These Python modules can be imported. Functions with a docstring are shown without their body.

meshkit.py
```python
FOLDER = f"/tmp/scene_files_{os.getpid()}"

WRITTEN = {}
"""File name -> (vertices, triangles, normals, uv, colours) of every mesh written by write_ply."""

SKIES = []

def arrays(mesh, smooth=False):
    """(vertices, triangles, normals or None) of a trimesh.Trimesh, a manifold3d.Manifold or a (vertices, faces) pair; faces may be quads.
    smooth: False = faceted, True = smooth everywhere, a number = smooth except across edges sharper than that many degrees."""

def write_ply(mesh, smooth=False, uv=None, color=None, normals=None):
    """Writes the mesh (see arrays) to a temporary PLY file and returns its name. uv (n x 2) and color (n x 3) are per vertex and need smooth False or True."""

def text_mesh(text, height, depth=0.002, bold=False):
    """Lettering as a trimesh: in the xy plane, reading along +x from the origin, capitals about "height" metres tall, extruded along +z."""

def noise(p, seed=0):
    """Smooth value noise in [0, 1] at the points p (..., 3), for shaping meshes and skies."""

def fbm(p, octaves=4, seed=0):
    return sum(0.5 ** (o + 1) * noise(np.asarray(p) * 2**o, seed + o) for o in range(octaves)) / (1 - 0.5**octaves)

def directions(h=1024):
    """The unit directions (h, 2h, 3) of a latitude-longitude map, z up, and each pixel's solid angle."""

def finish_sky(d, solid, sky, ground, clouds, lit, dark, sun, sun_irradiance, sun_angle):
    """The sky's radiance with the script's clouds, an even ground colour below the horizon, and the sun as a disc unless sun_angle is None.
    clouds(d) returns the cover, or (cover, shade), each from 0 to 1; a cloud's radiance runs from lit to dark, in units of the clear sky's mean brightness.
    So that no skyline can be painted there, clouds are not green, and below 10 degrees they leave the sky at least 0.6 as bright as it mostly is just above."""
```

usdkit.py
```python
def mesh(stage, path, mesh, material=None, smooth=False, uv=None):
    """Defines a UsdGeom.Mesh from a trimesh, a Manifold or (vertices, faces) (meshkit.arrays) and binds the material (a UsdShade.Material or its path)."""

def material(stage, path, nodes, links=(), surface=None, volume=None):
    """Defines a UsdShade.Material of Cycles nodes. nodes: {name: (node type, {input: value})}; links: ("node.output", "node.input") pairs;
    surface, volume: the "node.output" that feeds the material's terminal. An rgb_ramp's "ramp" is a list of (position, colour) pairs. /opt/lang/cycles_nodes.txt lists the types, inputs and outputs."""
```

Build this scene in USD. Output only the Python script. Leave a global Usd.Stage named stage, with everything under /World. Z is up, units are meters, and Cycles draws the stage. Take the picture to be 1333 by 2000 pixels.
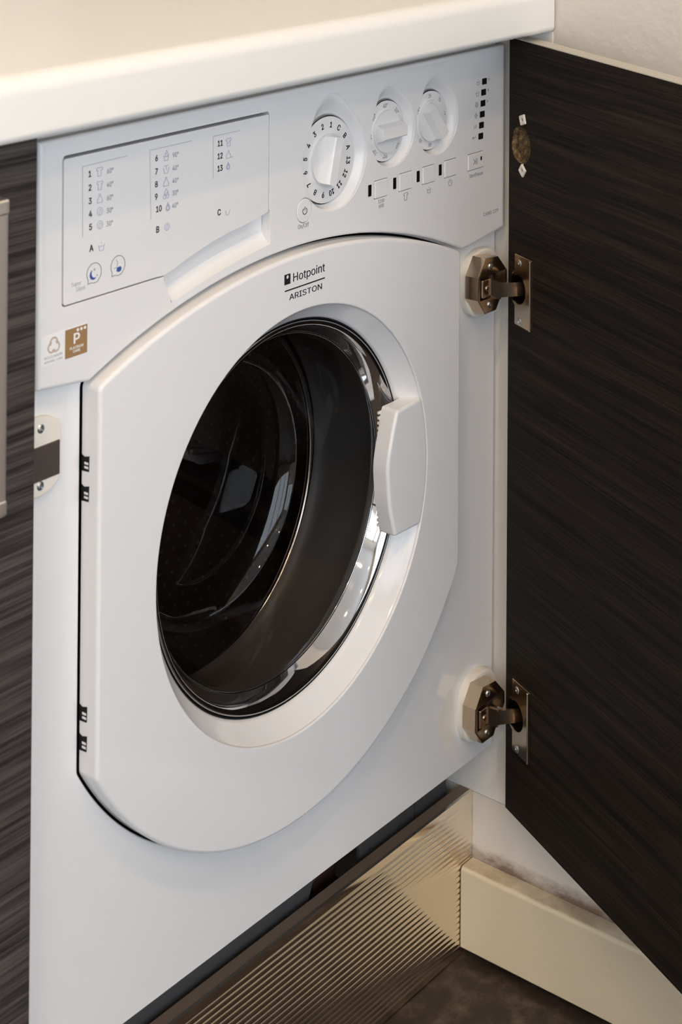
import math, random
import numpy as np, trimesh, usdkit, meshkit
import manifold3d as m3
from shapely.geometry import Polygon, LineString, Point, box as sbox, MultiPolygon
from shapely.ops import unary_union
from shapely import affinity
from pxr import Usd, UsdGeom, UsdLux, UsdShade, Gf, Sdf

random.seed(7); rng = np.random.default_rng(7)
stage = Usd.Stage.CreateInMemory()
UsdGeom.SetStageUpAxis(stage, UsdGeom.Tokens.z); UsdGeom.SetStageMetersPerUnit(stage, 1.0)
UsdGeom.Xform.Define(stage, '/World'); UsdGeom.Scope.Define(stage, '/World/Looks')

# ------------------------------------------------------------------ camera, light levels, exposure
IMG_W, IMG_H = 1333, 2000
FPX, YAW, PITCH, ROLL, CX, CY = 3484.15, 0.674573, 0.0129126, 0.0070437, 666.5, -496.03
CAM = np.array([-0.8603, -0.965, 1.15])
fv = np.array([math.cos(YAW), math.sin(YAW), 0]); rv = np.array([math.sin(YAW), -math.cos(YAW), 0]); uv_ = np.array([0, 0, 1.0])
f2 = fv*math.cos(PITCH) + uv_*math.sin(PITCH); u2 = -fv*math.sin(PITCH) + uv_*math.cos(PITCH)
r3 = rv*math.cos(ROLL) + u2*math.sin(ROLL); u3 = -rv*math.sin(ROLL) + u2*math.cos(ROLL)
cam = UsdGeom.Camera.Define(stage, '/World/camera')
HA = 24.0
cam.CreateHorizontalApertureAttr(HA); cam.CreateVerticalApertureAttr(HA*IMG_H/IMG_W)
cam.CreateFocalLengthAttr(FPX/IMG_W*HA)
cam.CreateHorizontalApertureOffsetAttr((IMG_W/2-CX)/IMG_W*HA)
cam.CreateVerticalApertureOffsetAttr(-(IMG_H/2-CY)/IMG_W*HA)
cam.CreateClippingRangeAttr(Gf.Vec2f(0.02, 100))
cam.CreateFStopAttr(11.0); cam.CreateFocusDistanceAttr(1.55)
EXPOSURE = -0.9
cam.CreateExposureAttr(EXPOSURE)
cam.AddTransformOp().Set(Gf.Matrix4d(*r3, 0, *u3, 0, *(-f2), 0, *CAM, 1))

WINDOW_POWER = 6.7          # daylight through the window on the left
LAMP_POWER = 1080.0          # ceiling downlights
WINDOW_COL = (0.875, 0.965, 1.085); LAMP_COL = (1.0, 0.70, 0.42)

# ------------------------------------------------------------------ materials
LK = '/World/Looks/'
def mat(name, base, rough=0.5, metal=0.0, spec=0.5, coat=0.0, bump=None, nodes=None, links=None, **kw):
    n = {'p': ('principled_bsdf', dict(base_color=base, roughness=rough, metallic=metal, specular_ior_level=spec, coat_weight=coat, **kw))}
    l = []
    if bump:
        sc, st, dist = bump
        n['tc'] = ('texture_coordinate', {}); n['bn'] = ('noise_texture', {'scale': sc, 'detail': 3.0})
        n['bp'] = ('bump', {'strength': st, 'distance': dist})
        l += [('tc.object', 'bn.vector'), ('bn.fac', 'bp.height'), ('bp.normal', 'p.normal')]
    if nodes: n.update(nodes)
    if links: l += links
    return usdkit.material(stage, LK+name, n, l, surface='p.BSDF')
def emis(name, col, s):
    return usdkit.material(stage, LK+name, {'e': ('emission', {'color': col, 'strength': s})}, [], surface='e.emission')

M = {}
M['white'] = mat('white_enamel', (0.79, 0.785, 0.78), 0.10, spec=0.5)
M['fascia'] = mat('white_fascia_plastic', (0.78, 0.775, 0.77), 0.20, spec=0.5)
M['warm_plastic'] = mat('cream_plastic', (0.78, 0.74, 0.66), 0.4)
M['worktop'] = mat('worktop_cream_laminate', (0.815, 0.805, 0.765), 0.33, spec=0.4)
M['worktop_edge'] = mat('worktop_white_edge', (0.86, 0.85, 0.81), 0.3, spec=0.4)
M['caulk'] = mat('grey_sealant', (0.35, 0.34, 0.32), 0.6)
M['black'] = mat('black_gap', (0.008, 0.008, 0.008), 0.6, spec=0.2)
M['led'] = mat('dark_indicator_lens', (0.006, 0.006, 0.007), 0.25)
M['ink'] = mat('black_print', (0.018, 0.016, 0.018), 0.5, spec=0.3)
M['ink_grey'] = mat('grey_print', (0.27, 0.27, 0.30), 0.5, spec=0.3)
M['ink_pale'] = mat('pale_grey_print', (0.46, 0.46, 0.48), 0.5, spec=0.3)
M['ink_blue'] = mat('blue_print', (0.05, 0.10, 0.32), 0.5, spec=0.3)
M['ink_paleblue'] = mat('pale_blue_print', (0.40, 0.43, 0.53), 0.5, spec=0.3)
M['gold'] = mat('gold_sticker', (0.33, 0.20, 0.09), 0.4)
M['sticker_white'] = mat('white_sticker', (0.83, 0.83, 0.83), 0.35)
M['tan_ink'] = mat('tan_print', (0.52, 0.42, 0.35), 0.5)
M['steel'] = mat('zinc_screw_steel', (0.62, 0.64, 0.66), 0.28, 1.0)
M['nickel'] = mat('bronzed_nickel', (0.64, 0.51, 0.37), 0.19, 1.0)
M['cup_dark'] = mat('dark_hinge_cup', (0.10, 0.075, 0.05), 0.35, 1.0)
M['handle_metal'] = mat('satin_nickel_bar', (0.95, 0.86, 0.80), 0.36, 1.0)
M['catch_metal'] = mat('dark_catch_steel', (0.13, 0.105, 0.095), 0.35, 0.5)
M['alu'] = mat('ribbed_aluminium', (0.90, 0.82, 0.70), 0.12, 1.0)
M['raw_edge'] = mat('raw_brown_board_edge', (0.22, 0.16, 0.12), 0.6)
M['rubber'] = mat('grey_rubber_gasket', (0.090, 0.086, 0.083), 0.42)
M['drum'] = mat('drum_steel', (0.24, 0.18, 0.145), 0.33, 0.9)
M['drum_hole'] = mat('drum_hole_rim', (0.5, 0.44, 0.4), 0.3, 1.0)
M['lip_steel'] = mat('drum_lip_steel', (0.75, 0.68, 0.60), 0.18, 1.0)
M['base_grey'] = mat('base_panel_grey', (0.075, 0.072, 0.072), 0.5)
M['plaster'] = mat('painted_plaster', (0.64, 0.60, 0.54), 0.75, bump=(55.0, 0.35, 0.004))
M['ceiling'] = mat('ceiling_paint', (0.8, 0.78, 0.74), 0.8)
M['room_wall'] = mat('room_wall_paint', (0.42, 0.39, 0.35), 0.8)
M['panel'] = mat('white_end_panel_laminate', (0.83, 0.80, 0.75), 0.35)
M['carcass'] = mat('white_carcass_board', (0.72, 0.69, 0.63), 0.5)
M['edge_band'] = mat('pale_edge_band', (0.52, 0.49, 0.43), 0.5)
M['dowel'] = mat('white_nylon_dowel', (0.80, 0.76, 0.68), 0.4)

def wood(name, lo, hi, k=1.0, rough=0.5, spec=0.12, fz=400.0):
    n = {'tc': ('texture_coordinate', {}),
         'mp': ('mapping', {'scale': (7.0, 7.0, fz)}), 'n1': ('noise_texture', {'scale': 1.0, 'detail': 5.0, 'roughness': 0.62, 'distortion': 0.25}),
         'mp2': ('mapping', {'scale': (2.6, 2.6, 110.0)}), 'n2': ('noise_texture', {'scale': 1.0, 'detail': 3.0, 'roughness': 0.5}),
         'mx': ('math', {'math_type': 'multiply_add', 'value2': 0.62, 'value3': 0.0}),
         'ad': ('math', {'math_type': 'multiply_add', 'value2': 0.38}),
         'rp': ('rgb_ramp', {'ramp': [(0.0, lo), (0.42, lo), (0.56, tuple((a+b)/2 for a, b in zip(lo, hi))), (0.70, hi), (1.0, hi)]}),
         'bp': ('bump', {'strength': 0.35*k, 'distance': 0.0006}),
         'p': ('principled_bsdf', {'roughness': rough, 'specular_ior_level': spec})}
    l = [('tc.object', 'mp.vector'), ('mp.vector', 'n1.vector'), ('tc.object', 'mp2.vector'), ('mp2.vector', 'n2.vector'),
         ('n1.fac', 'mx.value1'), ('n2.fac', 'ad.value1'), ('mx.value', 'ad.value3'), ('ad.value', 'rp.fac'),
         ('rp.color', 'p.base_color'), ('ad.value', 'bp.height'), ('bp.normal', 'p.normal')]
    return usdkit.material(stage, LK+name, n, l, surface='p.BSDF')
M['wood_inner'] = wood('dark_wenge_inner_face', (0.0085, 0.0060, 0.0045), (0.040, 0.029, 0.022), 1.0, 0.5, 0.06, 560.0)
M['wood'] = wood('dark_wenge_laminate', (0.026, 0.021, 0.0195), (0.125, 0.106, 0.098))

# chipboard of the old hinge hole
M['chip'] = usdkit.material(stage, LK+'torn_chipboard', {
    'tc': ('texture_coordinate', {}), 'v': ('voronoi_texture', {'scale': 420.0}), 'n': ('noise_texture', {'scale': 260.0, 'detail': 4.0}),
    'rp': ('rgb_ramp', {'ramp': [(0.25, (0.03, 0.018, 0.008)), (0.5, (0.12, 0.075, 0.03)), (0.75, (0.30, 0.21, 0.10))]}),
    'bp': ('bump', {'strength': 0.8, 'distance': 0.002}), 'p': ('principled_bsdf', {'roughness': 0.8})},
    [('tc.object', 'v.vector'), ('tc.object', 'n.vector'), ('n.fac', 'rp.fac'), ('rp.color', 'p.base_color'), ('v.distance', 'bp.height'), ('bp.normal', 'p.normal')], surface='p.BSDF')

# floor: dark brown mottled stone-look vinyl
M['floor'] = usdkit.material(stage, LK+'dark_mottled_floor', {
    'tc': ('texture_coordinate', {}), 'n': ('noise_texture', {'scale': 42.0, 'detail': 7.0, 'roughness': 0.65}), 'n2': ('noise_texture', {'scale': 130.0, 'detail': 3.0}),
    'rp': ('rgb_ramp', {'ramp': [(0.3, (0.014, 0.008, 0.006)), (0.5, (0.034, 0.021, 0.015)), (0.66, (0.085, 0.058, 0.042)), (0.8, (0.17, 0.125, 0.095))]}),
    'bp': ('bump', {'strength': 0.3, 'distance': 0.001}), 'p': ('principled_bsdf', {'roughness': 0.5})},
    [('tc.object', 'n.vector'), ('tc.object', 'n2.vector'), ('n.fac', 'rp.fac'), ('rp.color', 'p.base_color'), ('n2.fac', 'bp.height'), ('bp.normal', 'p.normal')], surface='p.BSDF')

# painted skirting board and lower wall with brown grime along their joint
def grimy(name, base, stain, zc, half, bumpk=0.2):
    return usdkit.material(stage, LK+name, {
        'g': ('geometry', {}), 's': ('separate_xyz', {}), 'a': ('math', {'math_type': 'subtract', 'value2': zc}), 'b': ('math', {'math_type': 'absolute'}),
        'c': ('map_range', {'from_min': 0.0, 'from_max': half, 'to_min': 1.0, 'to_max': 0.0, 'clamp': True}),
        'mp': ('mapping', {'scale': (26.0, 26.0, 60.0)}), 'n': ('noise_texture', {'scale': 1.0, 'detail': 6.0, 'roughness': 0.7}),
        'm': ('math', {'math_type': 'multiply'}), 'r': ('rgb_ramp', {'ramp': [(0.22, (0, 0, 0)), (0.52, (1, 1, 1))]}),
        'mx': ('mix_color', {'a': base, 'b': stain}), 'n2': ('noise_texture', {'scale': 90.0, 'detail': 3.0}),
        'bp': ('bump', {'strength': bumpk, 'distance': 0.002}), 'p': ('principled_bsdf', {'roughness': 0.42})},
        [('g.position', 's.vector'), ('s.z', 'a.value1'), ('a.value', 'b.value1'), ('b.value', 'c.value'), ('g.position', 'mp.vector'), ('mp.vector', 'n.vector'),
         ('c.result', 'm.value1'), ('n.fac', 'm.value2'), ('m.value', 'r.fac'), ('r.color', 'mx.fac'), ('mx.result', 'p.base_color'),
         ('g.position', 'n2.vector'), ('n2.fac', 'bp.height'), ('bp.normal', 'p.normal')], surface='p.BSDF')
M['skirting'] = grimy('cream_painted_skirting', (0.66, 0.56, 0.40), (0.30, 0.20, 0.12), 0.0875, 0.004, 0.15)
M['lower_wall'] = grimy('lower_wall_paint', (0.68, 0.63, 0.56), (0.22, 0.15, 0.11), 0.087, 0.026, 0.12)

# glass: thin bowl and the thick glass ring round it
M['glass'] = usdkit.material(stage, LK+'porthole_glass', {
    'f': ('fresnel', {'IOR': 1.5}), 't': ('transparent_bsdf', {'color': (0.80, 0.78, 0.77)}), 'g': ('glossy_bsdf', {'color': (1, 1, 1), 'roughness': 0.015}),
    'm': ('mix_closure', {})}, [('f.fac', 'm.fac'), ('t.BSDF', 'm.closure1'), ('g.BSDF', 'm.closure2')], surface='m.closure')
M['glass_rim'] = usdkit.material(stage, LK+'thick_glass_rim', {
    't': ('transparent_bsdf', {'color': (0.55, 0.54, 0.54)}), 'g': ('glossy_bsdf', {'color': (0.9, 0.9, 0.92), 'roughness': 0.03}),
    'm': ('mix_closure', {'fac': 0.62})}, [('t.BSDF', 'm.closure1'), ('g.BSDF', 'm.closure2')], surface='m.closure')
M['lamp'] = emis('lamp_emission', LAMP_COL, LAMP_POWER)
M['daylight'] = emis('window_daylight', WINDOW_COL, WINDOW_POWER)

# ------------------------------------------------------------------ scene helpers
used = {}
def numbered(parent, name):
    k = (parent, name); n = used.get(k, 0); used[k] = n+1
    return name if n == 0 else f'{name}_{n:03d}'
def thing(name, label, cat, loc=None, rotz=0.0, group=None):
    x = UsdGeom.Xform.Define(stage, '/World/' + numbered('/World', name))
    if loc is not None: x.AddTranslateOp().Set(Gf.Vec3d(*map(float, loc)))
    if rotz: x.AddRotateZOp().Set(rotz)
    return tag(x.GetPrim(), label, cat, group)
def tag(p, label=None, cat=None, group=None, kind=None):
    for k, v in (('label', label), ('category', cat), ('group', group), ('kind', kind)):
        if v: p.SetCustomDataByKey(k, v)
    return p
def obj(name, mesh, m, parent=None, smooth=30, label=None, kind=None):
    root = parent.GetPath().pathString if parent else '/World'
    p = usdkit.mesh(stage, root + '/' + numbered(root, name), mesh, m, smooth=smooth).GetPrim()
    return tag(p, label, None, None, kind)
def struct(name, mesh, m, label, cat, smooth=30):
    return tag(obj(name, mesh, m, None, smooth), label, cat, None, 'structure')
def cat(*ms): return trimesh.util.concatenate([m for m in ms if m is not None])
def box(x0, x1, y0, y1, z0, z1):
    b = trimesh.creation.box([x1-x0, y1-y0, z1-z0]); b.apply_translation([(x0+x1)/2, (y0+y1)/2, (z0+z1)/2]); return b
def rbox(x0, x1, y0, y1, z0, z1, r=0.002, seg=8):
    h = []
    for x in (x0+r, x1-r):
        for y in (y0+r, y1-r):
            for z in (z0+r, z1-r): h.append(m3.Manifold.sphere(r, seg*2).translate([x, y, z]))
    return man(m3.Manifold.batch_hull(h))
def man(m):
    a = m.to_mesh(); return trimesh.Trimesh(a.vert_properties[:, :3], a.tri_verts, process=False)
def to_man(t):
    return m3.Manifold(m3.Mesh(np.asarray(t.vertices, np.float32), np.asarray(t.faces, np.uint32)))
def polys(g): return [p for p in getattr(g, 'geoms', [g]) if isinstance(p, Polygon) and not p.is_empty]
def loop_offset(p, d):
    """vertices of a closed loop (counter-clockwise) moved inwards by d, keeping their number."""
    p = np.asarray(p); a = p - np.roll(p, 1, 0); b = np.roll(p, -1, 0) - p
    a /= np.linalg.norm(a, axis=1, keepdims=True); b /= np.linalg.norm(b, axis=1, keepdims=True)
    na, nb = np.stack([-a[:, 1], a[:, 0]], 1), np.stack([-b[:, 1], b[:, 0]], 1)
    n = na + nb; n /= np.linalg.norm(n, axis=1, keepdims=True)
    return p + n * (d / np.clip((n*na).sum(1), 0.5, 1))[:, None]
def plate(poly, yf, yb, bev=0.0, n=4, hole_bev=None, back=True):
    """A polygon of the x-z plane as a plate from its front yf (towards -y) to its back yb; the front edges are rounded by bev."""
    out = []
    hb = bev if hole_bev is None else hole_bev
    for P in polys(poly):
        P = Polygon(P.exterior.simplify(1e-6), [h.simplify(1e-6) for h in P.interiors])
        rings = [(np.array(P.exterior.coords)[:-1], bev, 1)] + [(np.array(h.coords)[:-1], hb, -1) for h in P.interiors]
        front = []
        for k, (c, bv, s) in enumerate(rings):
            area = 0.5*np.sum(c[:, 0]*np.roll(c[:, 1], -1) - np.roll(c[:, 0], -1)*c[:, 1])
            if (area > 0) != (s > 0): c = c[::-1]
            prof = [(0, yb)] + ([(bv*(1-math.cos(t)), yf + bv*(1-math.sin(t))) for t in np.linspace(0, math.pi/2, n+1)] if bv > 0 else [(0, yf)])
            rows = [np.column_stack([q[:, 0], np.full(len(q), y), q[:, 1]]) for d, y in prof for q in [loop_offset(c, d) if d > 0 else c]]
            V = np.vstack(rows); m = len(c); F = []
            i = np.arange(m); j = (i+1) % m
            for r in range(len(rows)-1):
                F += [np.column_stack([r*m+i, r*m+j, (r+1)*m+j]), np.column_stack([r*m+i, (r+1)*m+j, (r+1)*m+i])]
            out.append(trimesh.Trimesh(V, np.vstack(F), process=False))
            front.append(rows[-1][:, [0, 2]])
        for y, Q in ((yf, Polygon(front[0], front[1:])), (yb, P)):
            if y == yb and not back: continue
            parts_ = [Q] if Q.is_valid else polys(Q.buffer(0))
            vf = [trimesh.creation.triangulate_polygon(q, engine='earcut') for q in parts_]
            v = np.vstack([a for a, _ in vf]); off = np.cumsum([0]+[len(a) for a, _ in vf])
            f = np.vstack([np.asarray(b_)+o for (_, b_), o in zip(vf, off)])
            if y == yb: f = f[:, ::-1]
            out.append(trimesh.Trimesh(np.column_stack([v[:, 0], np.full(len(v), y), v[:, 1]]), f, process=False))
    t = trimesh.util.concatenate(out); t.merge_vertices(digits_vertex=7); 
    return t
def flat(shape, y, depth=0.00025):
    """Print: a thin raised film of the shape (x-z plane) in front of the plane y."""
    ms = []
    for p in polys(shape):
        if p.area < 1e-9: continue
        e = trimesh.creation.extrude_polygon(p, depth, engine='earcut'); v = e.vertices
        e.vertices = np.column_stack([v[:, 0], y - v[:, 2], v[:, 1]]); ms.append(e)
    return trimesh.util.concatenate(ms)
def text(s, x, z, h, y, rot=0.0, sx=1.0, bold=False, center=False, depth=0.00025):
    t = meshkit.text_mesh(s, h, depth, bold); v = np.array(t.vertices); v[:, 0] *= sx
    if center:
        v[:, 0] -= (v[:, 0].min()+v[:, 0].max())/2; v[:, 1] -= h*0.5
    c, q = math.cos(rot), math.sin(rot)
    v2 = np.column_stack([v[:, 0]*c - v[:, 1]*q, v[:, 0]*q + v[:, 1]*c])
    return trimesh.Trimesh(np.column_stack([x+v2[:, 0], y - v[:, 2], z+v2[:, 1]]), t.faces, process=False)
def text_w(s, x0, x1, z, h, y, bold=False):
    """text stretched to run from x0 to x1."""
    t = meshkit.text_mesh(s, h, 0.00025, bold); w = t.vertices[:, 0].max()-t.vertices[:, 0].min()
    return text(s, x0 - t.vertices[:, 0].min()*(x1-x0)/w, z, h, y, sx=(x1-x0)/w, bold=bold)
def line(pts, w, closed=False, cap=2):
    if closed: pts = list(pts)+[pts[0]]
    return LineString(pts).buffer(w/2, cap_style=cap, quad_segs=3)
def arc(cx, cz, r, a0, a1, n=24):
    return [(cx+r*math.cos(t), cz+r*math.sin(t)) for t in np.linspace(math.radians(a0), math.radians(a1), n)]
def circle(cx, cz, r, n=96): return Polygon(arc(cx, cz, r, 0, 360, n+1)[:-1])
def lathe(prof, cx, cz, n=128):
    """profile (r, y) turned about the y axis through (cx, cz)."""
    p = np.asarray(prof, float); a = np.linspace(0, 2*np.pi, n, endpoint=False)
    V = np.stack([cx+p[:, None, 0]*np.cos(a), np.broadcast_to(p[:, None, 1], (len(p), n)), cz+p[:, None, 0]*np.sin(a)], -1).reshape(-1, 3)
    i, j = np.meshgrid(np.arange(len(p)-1), np.arange(n), indexing='ij'); k = (j+1) % n
    q = np.stack([i*n+j, i*n+k, (i+1)*n+k, (i+1)*n+j], -1).reshape(-1, 4)
    t = trimesh.Trimesh(V, np.vstack([q[:, [0, 1, 2]], q[:, [0, 2, 3]]]), process=False)
    t.update_faces(t.nondegenerate_faces()); return t
def loft(rows, closed=True):
    rows = [np.asarray(r, float) for r in rows]; m = len(rows[0]); V = np.vstack(rows); F = []
    i = np.arange(m if closed else m-1); j = (i+1) % m
    for r in range(len(rows)-1):
        F += [np.column_stack([r*m+i, r*m+j, (r+1)*m+j]), np.column_stack([r*m+i, (r+1)*m+j, (r+1)*m+i])]
    return trimesh.Trimesh(V, np.vstack(F), process=False)
def rounded(p, r): return p.buffer(-r, quad_segs=10).buffer(2*r, quad_segs=10).buffer(-r, quad_segs=10)
def screw_mesh(cx, cz, y, r=0.0032, h=0.0012):
    """pan-head cross screw facing -y."""
    m = m3.Manifold.revolve(m3.CrossSection([[(0, -0.0006), (r, -0.0006), (r, h*0.1), (r*0.85, h*0.6), (r*0.5, h*0.95), (0, h)]]), 24)
    for a in (0, 90):
        m = m - m3.Manifold.cube([r*1.25, r*0.26, h*1.4], True).rotate([0, 0, a+35]).translate([0, 0, h*0.8])
    t = man(m); v = t.vertices.copy()
    t.vertices = np.column_stack([cx+v[:, 0], y - v[:, 2], cz+v[:, 1]]); return t

# ------------------------------------------------------------------ the setting
WX = 0.600      # face of the white end panel to the right of the machine
XL, YF_, YB, ZC = -2.7, -2.4, 0.62, 2.42
struct('floor', box(XL-.1, WX+.15, YF_-.1, YB+.1, -0.05, 0), M['floor'], 'dark brown mottled floor', 'floor')
struct('ceiling', box(XL-.1, WX+.15, YF_-.1, YB+.1, ZC, ZC+0.05), M['ceiling'], 'plain white ceiling', 'ceiling')
struct('wall_back', box(XL-.1, WX+.15, YB, YB+0.1, 0, ZC), M['ceiling'], 'plain wall behind the worktop', 'wall')
struct('wall_right', box(WX+0.0010, WX+0.15, YF_, YB, 0, ZC), M['plaster'], 'cream plastered wall right of the worktop and dark open door', 'wall')
WX0, WX1, WZ0, WZ1 = -2.55, 0.26, 0.25, 2.10
wf = cat(box(XL-.1, WX0, YF_-.1, YF_, 0, ZC), box(WX1, WX+.15, YF_-.1, YF_, 0, ZC), box(WX0, WX1, YF_-.1, YF_, 0, WZ0), box(WX0, WX1, YF_-.1, YF_, WZ1, ZC))
struct('wall_front', wf, M['room_wall'], 'plain wall with the window', 'wall')
V0, V1, U0, U1 = -2.15, -1.05, 0.85, 2.10
struct('wall_left', cat(box(XL-.1, XL, YF_, V0, 0, ZC), box(XL-.1, XL, V1, YB, 0, ZC), box(XL-.1, XL, V0, V1, 0, U0), box(XL-.1, XL, V0, V1, U1, ZC)), M['ceiling'], 'plain wall at the left end of the room', 'wall')
win = thing('window_1', 'wide daylit window opposite the worktop', 'window'); tag(win, kind='structure')
fy0, fy1 = YF_-.06, YF_+.01
fr = cat(box(WX0, WX0+.05, fy0, fy1, WZ0, WZ1), box(WX1-.05, WX1, fy0, fy1, WZ0, WZ1), box(WX0, WX1, fy0, fy1, WZ0, WZ0+.05), box(WX0, WX1, fy0, fy1, WZ1-.05, WZ1),
         box(-1.64, -1.58, fy0, fy1, WZ0, WZ1), box(-0.71, -0.65, fy0, fy1, WZ0, WZ1))
obj('window_frame', fr, M['carcass'], win); obj('pane', box(WX0+.03, WX1-.03, YF_-.055, YF_-.05, WZ0+.03, WZ1-.03), M['daylight'], win)
LAMPS = [(-0.25, -0.95), (-0.95, -0.70), (-1.7, -1.0), (-0.85, -1.75), (-1.7, -1.85)]
win = thing('window_2', 'smaller daylit window in the left wall', 'window'); tag(win, kind='structure')
fr = cat(box(XL-.06, XL+.01, V0, V0+.05, U0, U1), box(XL-.06, XL+.01, V1-.05, V1, U0, U1), box(XL-.06, XL+.01, V0, V1, U0, U0+.05), box(XL-.06, XL+.01, V0, V1, U1-.05, U1), box(XL-.06, XL+.01, -1.63, -1.57, U0, U1))
obj('window_frame', fr, M['carcass'], win); obj('pane', box(XL-.055, XL-.05, V0+.03, V1-.03, U0+.03, U1-.03), M['daylight'], win)
LWHERE = ['nearest the open door', 'in the middle over the worktop edge', 'leftmost over the worktop edge', 'in the middle near the window', 'leftmost near the window']
first = None
for i, (lx, ly) in enumerate(LAMPS):
    t = thing('ceiling_downlight', 'small round recessed ceiling downlight, ' + LWHERE[i], 'downlight', (lx, ly, ZC), 0, 'ceiling downlights')
    if first is None:
        first = t
        ring = lathe([(0.034, 0.001), (0.036, -0.004), (0.046, -0.004), (0.048, 0.0)], 0, 0, 40); ring.vertices = ring.vertices[:, [0, 2, 1]]
        obj('trim_ring', ring, M['handle_metal'], t)
        d = trimesh.creation.cylinder(0.034, 0.002, sections=40); d.apply_translation([0, 0, -0.0015]); obj('lamp', d, M['lamp'], t)
    else:
        t.GetReferences().AddInternalReference(first.GetPath()); t.SetInstanceable(True)

# white end panel against the wall, its lower edge a seam over the painted lower wall
ep = struct('trim_1', cat(box(WX, WX+0.0012, -0.0585, 0.60, 0.1503, 0.9003)), M['panel'], 'white end panel between machine and wall', 'end panel')
lw = struct('trim_2', box(WX+0.0002, WX+0.0009, -1.6, 0.60, 0.0, 0.1495), M['lower_wall'], 'painted strip of wall under the end panel', 'wall strip')
# skirting board
sk = Polygon([(0, 0), (0.018, 0), (0.0200, 0.002)] + [(0.020-0.004+0.004*math.cos(t), 0.0745+0.004*math.sin(t)) for t in np.linspace(0, math.pi/2, 6)] + [(0, 0.0785)])
skm = trimesh.creation.extrude_polygon(sk, 1.6, engine='earcut'); v = skm.vertices.copy()
skm.vertices = np.column_stack([WX-0.0005-v[:, 0], 0.0275 - v[:, 2], 0.0075+v[:, 1]]); skm.invert()
struct('baseboard_right', skm, M['skirting'], 'cream painted skirting board with grimy top edge', 'skirting board')

# ------------------------------------------------------------------ worktop
wt = thing('worktop', 'thick cream worktop with rounded white front edge above the washing machine', 'worktop')
Z0, Z1, YW = 0.9006, 0.9455, -0.0613
pr = [(0.02, Z0), (YW+0.006, Z0)] + [(YW+0.006-0.006*math.sin(t), Z0+0.006-0.006*math.cos(t)) for t in np.linspace(0.2, math.pi/2, 6)]
pr += [(YW+0.013-0.013*math.cos(t), Z1-0.013+0.013*math.sin(t)) for t in np.linspace(0, math.pi/2, 9)] + [(YW+0.02, Z1), (0.02, Z1)]
def along_x(profile, x0, x1):
    e = trimesh.creation.extrude_polygon(Polygon(profile), x1-x0, engine='earcut'); v = e.vertices.copy()
    e.vertices = np.column_stack([x0+v[:, 2], v[:, 0], v[:, 1]]); return e
pr = [(YB-0.002, Z0)] + pr[1:-1] + [(YB-0.002, Z1)]
obj('slab', along_x(pr, XL+0.6, WX-0.0015), M['worktop'], wt)
obj('sealant_bead', box(WX-0.0016, WX-0.0002, YW+0.0015, YB-0.01, Z0+0.002, Z1), M['caulk'], wt)

# support rail under the worktop, behind the gap
tag(obj('support_rail', box(-0.0055, WX-0.001, 0.004, 0.022, 0.8862, Z0), M['raw_edge']), 'narrow rail in the shadowed gap under the worktop above the control panel', 'rail')

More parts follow.
